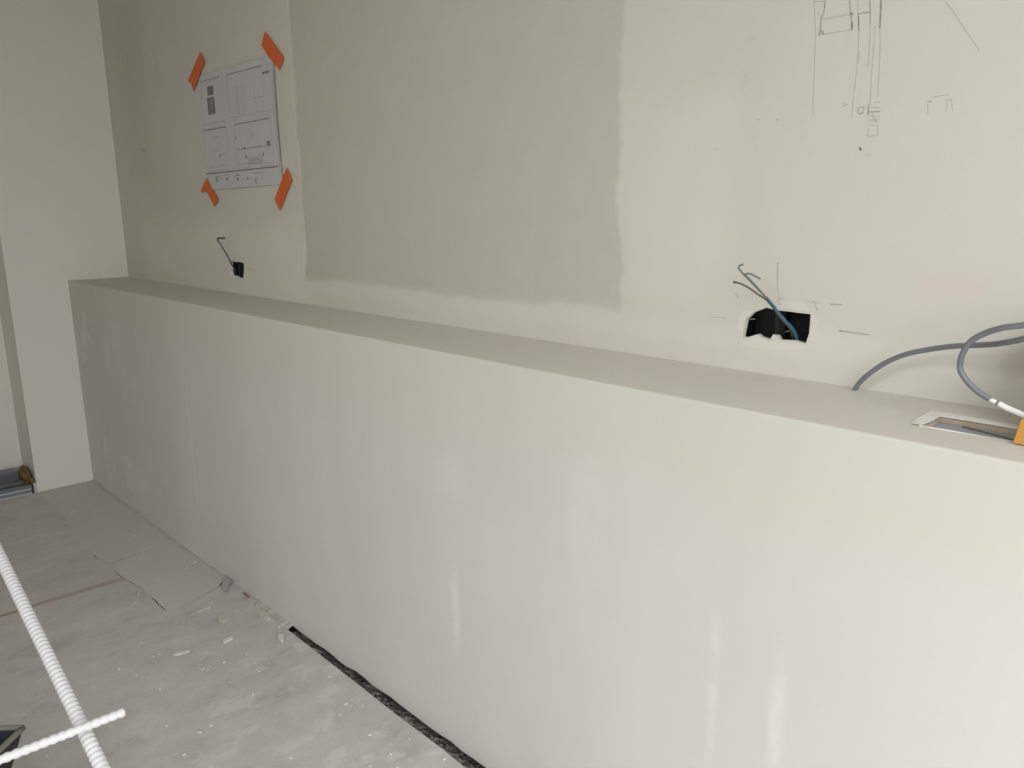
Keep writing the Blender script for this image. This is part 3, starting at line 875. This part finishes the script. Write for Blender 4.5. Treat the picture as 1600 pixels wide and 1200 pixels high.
# ================================================================== DRAWING SHEET
TL, TR, BR, BL = [Vector(p) for p in [(1.05, 0.2766, 1.822), (1.639, 0.2766, 1.817), (1.647, 0.2766, 1.402), (1.04, 0.2766, 1.397)]]
paper = None
g = Geo()
NXp, NZp = 12, 10


def sheet(u, v, lift=0.0):
    """u 0..1 left to right, v 0..1 top to bottom."""
    p = TL.lerp(TR, u).lerp(BL.lerp(BR, u), v)
    bulge = 0.003 + 0.010 * math.sin(math.pi * v) * (abs(u - 0.5) * 2) ** 3 + 0.004 * math.sin(math.pi * u)
    return Vector((p.x, DEPTH - 0.0015 - bulge * 0.6 - lift, p.z))


root = empty('drawing_sheet', BL.lerp(BR, 0.5))
tag(root, 'white printed construction drawing taped to the main wall', 'drawing sheet')
vv, ff = [], []
for j in range(NZp + 1):
    for i in range(NXp + 1):
        vv.append(sheet(i / NXp, j / NZp))
k = len(vv)
for j in range(NZp + 1):
    for i in range(NXp + 1):
        vv.append(sheet(i / NXp, j / NZp, -0.0004))
W_ = NXp + 1
for j in range(NZp):
    for i in range(NXp):
        a = j * W_ + i
        ff.append([a, a + W_, a + W_ + 1, a + 1])
        ff.append([k + a, k + a + 1, k + a + W_ + 1, k + a + W_])
mesh_obj('paper', vv, ff, M['paper'], root, smooth=True)
lines = []


def ln(pts, w, mi):
    P = []
    for a, b in zip(pts, pts[1:]):
        for q in range(7):
            t = q / 6
            P.append(sheet(a[0] + (b[0] - a[0]) * t, a[1] + (b[1] - a[1]) * t))
    lines.append((P, w, mi))


def rect(u0, v0, u1, v1, w, mi):
    ln([(u0, v0), (u1, v0), (u1, v1), (u0, v1), (u0, v0)], w, mi)


def fill(u0, v0, u1, v1, mi):
    ln([(u0, (v0 + v1) / 2), (u1, (v0 + v1) / 2)], (v1 - v0) * 0.42, mi)


F_, G_, K_ = 0, 1, 2   # faint, grey, dark
ln([(0.985, 0.02), (0.985, 0.93)], 0.004, G_)
ln([(0.0, 0.855), (0.97, 0.855)], 0.0045, K_)
ln([(0.02, 0.055), (0.30, 0.055)], 0.0045, G_)
ln([(0.40, 0.055), (0.86, 0.055)], 0.0045, G_)
rect(0.40, 0.055, 0.97, 0.41, 0.0028, F_)
ln([(0.40, 0.055), (0.41, 0.33), (0.46, 0.42)], 0.003, F_)
ln([(0.02, 0.055), (0.02, 0.40)], 0.0025, F_)
ln([(0.34, 0.055), (0.35, 0.42), (0.02, 0.42)], 0.0025, F_)
fill(0.11, 0.11, 0.20, 0.185, K_)
for i in range(4):
    fill(0.105 + i * 0.026, 0.20, 0.125 + i * 0.026, 0.35, K_ if i in (0, 3) else G_)
fill(0.105, 0.205, 0.205, 0.35, G_)
rect(0.03, 0.425, 0.32, 0.465, 0.003, F_)
ln([(0.02, 0.475), (0.34, 0.475)], 0.0045, G_)
ln([(0.45, 0.47), (0.90, 0.47)], 0.0045, G_)
rect(0.45, 0.47, 0.92, 0.835, 0.0028, F_)
rect(0.02, 0.475, 0.34, 0.835, 0.0028, F_)
ln([(0.855, 0.055), (0.855, 0.125)], 0.002, F_)
for i in range(3):
    fill(0.86 + i * 0.03, 0.105, 0.885 + i * 0.03, 0.125, K_)
ln([(0.87, 0.10), (0.94, 0.05)], 0.002, F_)
for i in range(5):
    ln([(0.50 + i * 0.033, 0.16), (0.50 + i * 0.033, 0.40)], 0.007 if i % 2 else 0.0025, F_)
rect(0.74, 0.14, 0.86, 0.29, 0.003, F_)
rect(0.76, 0.29, 0.85, 0.40, 0.003, F_)
ln([(0.62, 0.20), (0.66, 0.34)], 0.002, F_)
for (a, b, c, d) in ((0.10, 0.53, 0.22, 0.55), (0.20, 0.52, 0.22, 0.63), (0.08, 0.62, 0.10, 0.70), (0.12, 0.66, 0.24, 0.66), (0.22, 0.70, 0.30, 0.70), (0.22, 0.70, 0.22, 0.80), (0.08, 0.80, 0.32, 0.80),
                     (0.62, 0.53, 0.70, 0.58), (0.72, 0.55, 0.60, 0.64), (0.46, 0.68, 0.80, 0.68), (0.58, 0.70, 0.58, 0.80), (0.80, 0.70, 0.80, 0.80), (0.58, 0.755, 0.80, 0.755), (0.46, 0.80, 0.90, 0.82)):
    ln([(a, b), (c, d)], 0.003, F_)
ln([(0.47, 0.68), (0.84, 0.68)], 0.003, G_)
fill(0.455, 0.57, 0.468, 0.59, K_)
fill(0.60, 0.765, 0.79, 0.82, F_)
fill(0.855, 0.645, 0.895, 0.685, K_)
fill(0.56, 0.66, 0.575, 0.69, G_)
fill(0.57, 0.73, 0.59, 0.76, G_)
fill(0.79, 0.73, 0.81, 0.76, G_)
fill(0.215, 0.70, 0.235, 0.73, G_)
for (a, b, c, d) in ((0.13, 0.885, 0.20, 0.895), (0.13, 0.90, 0.165, 0.935), (0.20, 0.905, 0.25, 0.91), (0.27, 0.88, 0.33, 0.888), (0.28, 0.905, 0.32, 0.93), (0.31, 0.94, 0.36, 0.945), (0.43, 0.885, 0.47, 0.90), (0.43, 0.91, 0.46, 0.945), (0.57, 0.92, 0.59, 0.94), (0.65, 0.885, 0.77, 0.893), (0.67, 0.93, 0.72, 0.935), (0.67, 0.94, 0.69, 0.975)):
    fill(a, b, c, d, G_)
strokes('print', lines, (0, -1, 0), [M['ink_faint'], M['ink'], M['ink_dark']], root, 0.0005)

# four strips of orange tape at the corners
for lab, pts in (
    ('orange tape strip on the upper left corner of the drawing sheet', [(1.083, 0.2766, 1.903), (1.112, 0.2766, 1.864), (0.9903, 0.2766, 1.772), (0.9788, 0.2766, 1.802), (0.9479, 0.2766, 1.815)]),
    ('orange tape strip on the upper right corner of the drawing sheet', [(1.6, 0.2766, 1.895), (1.712, 0.2766, 1.8), (1.682, 0.2766, 1.765), (1.618, 0.2766, 1.812), (1.569, 0.2766, 1.857)]),
    ('torn short orange tape strip on the lower left corner of the drawing sheet', [(1.044, 0.2766, 1.444), (1.072, 0.2766, 1.409), (1.127, 0.2766, 1.361), (1.091, 0.2766, 1.332), (1.047, 0.2766, 1.375), (1.027, 0.2766, 1.395), (0.9832, 0.2766, 1.389), (0.9793, 0.2766, 1.399)]),
    ('orange tape strip on the lower right corner of the drawing sheet', [(1.685, 0.2766, 1.455), (1.714, 0.2766, 1.415), (1.616, 0.2766, 1.315), (1.585, 0.2766, 1.354)]),
):
    loop = [Vector(p) for p in pts]
    c = sum(loop, Vector()) / len(loop)
    o = None
    g = Geo()
    g.prism([p + Vector((0, -0.0078, 0)) for p in loop], (0, 0.0012, 0))
    # the free end is pressed onto the plaster
    o = g.make('tape_strip', [M['tape']])
    tag(o, lab, 'tape', 'tape strips holding the drawing')

# ================================================================== RECESS AT THE LEFT EDGE
tr_ = empty('floor_rail', (-0.12, -0.6, 0))
tag(tr_, 'pair of shiny metal rails on the floor of the wall recess', 'rail')


def channel(name, x0, x1, z0, z1, y0, y1, t, mat, par):
    g = Geo()
    g.box((x0, y0, z0), (x1, y1, z0 + t))
    g.box((x0, y0, z0 + t), (x0 + t, y1, z1))
    g.box((x1 - t, y0, z0 + t), (x1, y1, z1))
    g.box((x0 - 0.004, y0, z1), (x0 + t + 0.002, y1, z1 + 0.004))
    g.box((x1 - t - 0.002, y0, z1), (x1 + 0.004, y1, z1 + 0.004))
    return g.make(name, [mat], par)


channel('channel', -0.06, -0.006, 0.0, 0.040, -1.5, REC_Y + 0.01 - 0.03, 0.006, M['darkmetal'], tr_)
g = Geo()
g.box((-0.006, -1.5, 0.001), (0.010, REC_Y - 0.025, 0.006))
g.box((-0.005, -1.5, 0.020), (0.001, REC_Y - 0.025, 0.026))
g.make('lip', [M['brightmetal']], tr_)
g = Geo()
g.box((-0.064, REC_Y - 0.014, 0.0), (0.008, REC_Y - 0.002, 0.05))
g.make('end_cap', [M['brightmetal']], tr_)
channel('channel', -0.20, -0.15, 0.03, 0.060, -1.5, REC_Y - 0.04, 0.006, M['darkmetal'], tr_)
g = Geo()
g.box((-0.208, -1.5, 0.066), (-0.142, REC_Y - 0.05, 0.085))
g.make('cover', [M['darkmetal']], tr_)
g = Geo()
g.box((-0.27, -1.55, -0.05), (-0.062, REC_Y, 0.028))
tag(g.make('trim_3', [M['core']]), 'rough brown base in the floor of the wall recess', 'base', kind='structure')


def blob(name, centre, size, mat, parent=None, seed=1, sub=3, rough=0.25):
    bm = bmesh.new()
    bmesh.ops.create_icosphere(bm, subdivisions=sub, radius=1.0)
    rnd = random.Random(seed)
    ph = [(rnd.uniform(2, 5), rnd.uniform(0, 6), Vector((rnd.uniform(-1, 1), rnd.uniform(-1, 1), rnd.uniform(-1, 1))).normalized()) for _ in range(6)]
    for v in bm.verts:
        d = sum(math.sin(f * v.co.dot(ax) * 1.6 + p) for f, p, ax in ph) / 6
        s = 1 + rough * d + rnd.uniform(-0.05, 0.05)
        v.co = Vector((v.co.x * size[0], v.co.y * size[1], v.co.z * size[2])) * s + Vector(centre)
    me = bpy.data.meshes.new(name)
    bm.to_mesh(me)
    bm.free()
    me.materials.append(mat)
    for p in me.polygons:
        p.use_smooth = sub > 2
    o = bpy.data.objects.new(name, me)
    COL.objects.link(o)
    if parent is not None:
        o.parent = parent
        o.matrix_parent_inverse = parent.matrix_world.inverted()
    return o


o = blob('foam_clump', (-0.12, REC_Y - 0.018, 0.062), (0.095, 0.018, 0.045), M['foam'], None, 5, 4, 0.6)
tag(o, 'brown expanded foam clump in the corner of the wall recess', 'foam')

# ================================================================== THINGS ON THE FLOOR
# grey plastic shim leaning on the low wall
a = [(1.602, -0.0534, 0), (1.643, -0.0531, 0), (1.598, -0.016, 0), (1.533, -0.0103, 0)]
sh = Geo()
p0, p1, p2, p3 = [Vector(p) for p in a]
sh.prism([p0, p1, p2 + Vector((0, 0, 0.012)), p3 + Vector((0, 0, 0.012))], (0.002, 0.002, 0.006))
o = sh.make('plastic_shim', [M['shim']])
tag(o, 'small grey plastic shim leaning where the filled channel meets the low wall', 'shim')
g = Geo()
c = Vector([(1.716, -0.0114, 0.004)][0])
g.prism([c + Vector((-0.022, -0.003, 0)), c + Vector((0.024, -0.004, 0)), c + Vector((0.018, 0.003, 0)), c + Vector((-0.018, 0.004, 0))], (0, 0, 0.003))
o = g.make('red_scrap', [plain('red_scrap', (0.36, 0.19, 0.15), 0.8, 0.2, var=0.2)])
tag(o, 'tiny dull red scrap in the joint beside the grey shim', 'scrap')


def chip(name, px, label, mat, thick, lumps=0.0):
    c = Vector((0, 0, 0))
    loop = [Vector(p) for p in px]
    g = Geo()
    g.prism(loop, (0, 0, thick))
    o = g.make(name, [mat])
    return tag(o, label, 'debris')


chip('plaster_flake', [(1.854, -0.0355, 0.001), (1.858, -0.0192, 0.001), (1.895, -0.0192, 0.001), (1.923, -0.0267, 0.001), (1.924, -0.0432, 0.001), (1.893, -0.0503, 0.001)], 'round pale plaster flake beside the start of the open joint', M['crumb_y'], 0.004)
chip('plaster_flake', [(2.063, -0.0755, 0.001), (2.047, -0.0601, 0.001), (2.064, -0.0538, 0.001), (2.083, -0.0663, 0.001), (2.088, -0.0775, 0.001)], 'square white plaster chip near the open joint', M['crumb'], 0.012)
chip('plaster_flake', [(1.812, -0.1556, 0.001), (1.791, -0.1418, 0.001), (1.796, -0.1244, 0.001), (1.817, -0.1209, 0.001), (1.828, -0.1343, 0.001), (1.841, -0.1556, 0.001)], 'cream plaster lump below the filled channel', M['crumb_y'], 0.006)
chip('plaster_flake', [(1.949, -0.2018, 0.001), (1.941, -0.188, 0.001), (1.943, -0.17, 0.001), (1.957, -0.1722, 0.001), (1.96, -0.1903, 0.001), (1.963, -0.2038, 0.001)], 'elongated white plaster chip left of the open joint', M['crumb'], 0.006)
chip('plaster_flake', [(1.917, -0.3417, 0.001), (1.914, -0.325, 0.001), (1.923, -0.3011, 0.001), (1.932, -0.297, 0.001), (1.932, -0.3166, 0.001), (1.928, -0.3361, 0.001)], 'thin white plaster sliver in the middle of the floor', M['crumb'], 0.004)
chip('plaster_flake', [(1.708, -0.1825, 0.001), (1.699, -0.1611, 0.001), (1.664, -0.108, 0.001), (1.692, -0.1181, 0.001), (1.709, -0.1388, 0.001), (1.709, -0.1696, 0.001)], 'pale wedge of filler at the edge of the rounded patch', M['crumb_y'], 0.003)

# loose crumbs scattered over the screed
crumb_mesh = []
for s in range(5):
    o = blob('plaster_crumb', (0, 0, 0), (1.0, 0.75, 0.5), M['crumb'] if s != 3 else M['crumb_y'], None, 30 + s, 1, 0.5)
    crumb_mesh.append(o.data)
    bpy.data.objects.remove(o)
SPOTS = [(0.4046, -0.0728, 0), (0.4083, -0.203, 0), (0.4972, -0.136, 0), (0.6881, -0.0818, 0), (0.8715, -0.104, 0), (0.8892, -0.1049, 0), (0.9674, -0.4815, 0), (0.9686, -0.2388, 0), (0.1242, -0.3749, 0), (0.451, -0.1276, 0), (1.318, -0.0279, 0), (1.346, -0.0708, 0), (1.431, -0.0384, 0), (1.458, -0.2858, 0), (1.491, -0.3054, 0), (1.43, -0.274, 0), (1.471, -0.382, 0), (1.53, -0.5129, 0), (1.49, -0.519, 0), (1.499, -0.4928, 0), (1.295, -0.5654, 0), (1.775, -0.3855, 0), (1.792, -0.3951, 0), (1.88, -0.3868, 0), (1.883, -0.3689, 0), (2.054, -0.3074, 0), (2.04, -0.3127, -0), (2.067, -0.2994, -0), (2.072, -0.1932, 0), (2.065, -0.1799, 0), (1.989, -0.0322, 0), (2.014, -0.0409, 0), (2.092, -0.0338, 0), (2.135, -0.0686, 0), (1.98, -0.1682, 0), (2.325, -0.4015, 0), (2.332, -0.4349, 0), (2.39, -0.4977, 0), (1.967, -0.4559, 0), (1.949, -0.4604, 0), (2.172, -0.2794, 0), (2.272, -0.2605, 0), (2.311, -0.0618, 0), (2.312, -0.056, 0), (2.495, -0.1004, 0), (2.511, -0.0964, 0), (2.531, -0.0806, 0), (2.531, -0.0725, 0), (2.532, -0.0955, 0), (2.523, -0.1357, 0), (2.648, -0.1284, 0), (2.747, -0.1933, 0), (2.854, -0.0485, 0), (2.684, -0.2344, 0), (2.729, -0.2086, 0), (2.797, -0.1485, 0), (2.732, -0.0638, 0), (2.634, -0.0731, 0), (2.305, -0.1312, 0), (2.162, -0.1561, 0), (2.064, -0.2497, 0), (1.717, -0.1091, 0), (1.758, -0.0737, 0), (1.82, 0.0072, 0), (2.155, -0.7432, 0), (2.245, -0.4864, -0), (1.879, -0.485, 0), (1.609, -0.6308, 0), (1.647, -0.4881, 0), (1.751, -0.6146, 0), (2.068, -0.4374, 0), (2.167, -0.3876, 0), (2.446, -0.1945, 0), (2.545, -0.2006, 0), (2.428, -0.2743, 0), (2.487, -0.3655, 0), (2.586, -0.3145, 0), (2.744, -0.1311, 0), (2.816, -0.0973, 0), (2.516, -0.0129, 0), (2.421, -0.0451, 0), (2.35, -0.0639, 0), (2.182, -0.1967, 0), (2.04, -0.3635, 0), (1.741, -0.3442, 0), (1.631, -0.4166, 0), (1.301, -0.4174, 0), (1.382, -0.1834, 0), (1.553, -0.2934, 0)]
rnd = random.Random(3)
for i, p in enumerate(SPOTS):
    o = bpy.data.objects.new('plaster_crumb', crumb_mesh[i % 5])
    s = rnd.choice((0.0022, 0.003, 0.0035, 0.004, 0.005))
    o.location = (p[0], p[1], 0.35 * s)
    o.rotation_euler = (0, 0, rnd.uniform(0, 6.28))
    o.scale = (s * rnd.uniform(0.8, 1.8), s, s)
    COL.objects.link(o)
    tag(o, 'tiny pale plaster crumb lying loose on the grey screed', 'crumb', 'plaster crumbs on the screed')

# open dark bag at the lower left edge
c0 = Vector([(2.407, -0.8199, 0.25)][0])
cL = Vector([(2.271, -0.9843, 0.25)][0])
cD = Vector([(2.468, -0.8854, 0.25)][0])
c0 = Vector((c0.x, c0.y, 0.25))
e1 = cL - c0
e2 = (cD - c0).normalized() * 0.30
rimloop = [c0, c0 + e1, c0 + e1 + e2, c0 + e2]
mid = sum(rimloop, Vector()) / 4
base = [Vector((mid.x + (p.x - mid.x) * 0.45, mid.y + (p.y - mid.y) * 0.45, 0.0)) for p in rimloop]
bag = empty('tool_bag', (mid.x, mid.y, 0))
tag(bag, 'open dark navy tool bag with grey rim at the lower left edge', 'bag')
g = Geo()
for i in range(4):
    j = (i + 1) % 4
    # slightly bulging sides in three strips
    rows = []
    for t, bl in ((0.0, 0.0), (0.35, 0.012), (0.7, 0.010), (1.0, 0.0)):
        row = []
        for s in (0, 0.25, 0.5, 0.75, 1.0):
            a = base[i].lerp(base[j], s)
            b = rimloop[i].lerp(rimloop[j], s)
            q = a.lerp(b, t)
            o_ = Vector((q.x - mid.x, q.y - mid.y, 0)).normalized() * bl * math.sin(math.pi * s)
            row.append(q + o_)
        rows.append(row)
    for r0, r1 in zip(rows, rows[1:]):
        for s in range(4):
            g.face([r0[s], r0[s + 1], r1[s + 1], r1[s]], 0)
g.face(base, 0)
body = g.make('body', [M['bagout']], bag, smooth=False)
g = Geo()
inner_r = [mid + (p - mid) * 0.965 for p in rimloop]
inner_b = [Vector((mid.x + (p.x - mid.x) * 0.9, mid.y + (p.y - mid.y) * 0.9, 0.02)) for p in base]
for i in range(4):
    j = (i + 1) % 4
    g.face([inner_b[i], inner_b[j], inner_r[j], inner_r[i]])
g.face(inner_b)
g.make('lining', [M['bag']], bag)
lp = rimloop + [rimloop[0]]
for i in range(4):
    tube('rim', [lp[i], lp[i].lerp(lp[i + 1], 0.5) + Vector((0, 0, 0.002)), lp[i + 1]], 0.0062, M['rim'], bag, 8, 6)


# white ribbed rods, one welded over the other
def ribbed_rod(a, b, r, parent, pitch, rib=0.17):
    a, b = Vector(a), Vector(b)
    n = int((b - a).length / (pitch / 4))
    pts = [a.lerp(b, i / n) for i in range(n + 1)]
    prof = (0.0, 0.8, 1.0, 0.5)

    def rad(t):
        i = int(round(t * n))
        if i == 0 or i == n:
            return r * 0.8
        return r * (1.05 - rib + rib * prof[i % 4])
    return tube('rod', pts, rad, M['rod'], parent, 12, 1, curve=False)


A1 = Vector([(2.349, -0.8051, 0.62)][0])
B1 = Vector([(2.894, -0.7915, 0.4)][0])
d1 = (A1 - B1).normalized()
foot = B1 - d1 * (B1.z / d1.z)
top = A1 + d1 * ((REC_X + 0.012 - A1.x) / d1.x)     # leans on the back of the wall recess
grid = empty('rod_grid', (foot.x, foot.y, 0.0))
tag(grid, 'crossed white ribbed rods slanting across the lower left corner', 'rods')
R1 = 0.0115
R2 = 0.0078
ribbed_rod(foot + d1 * 0.02, top, R1, grid, 0.0105)
# the short rod lies over it
E1 = Vector([(2.834, -0.7341, 0.459)][0])
E0 = Vector([(2.817, -1.058, 0.459)][0])
ribbed_rod(E1, E0, R2, grid, 0.013, 0.22)
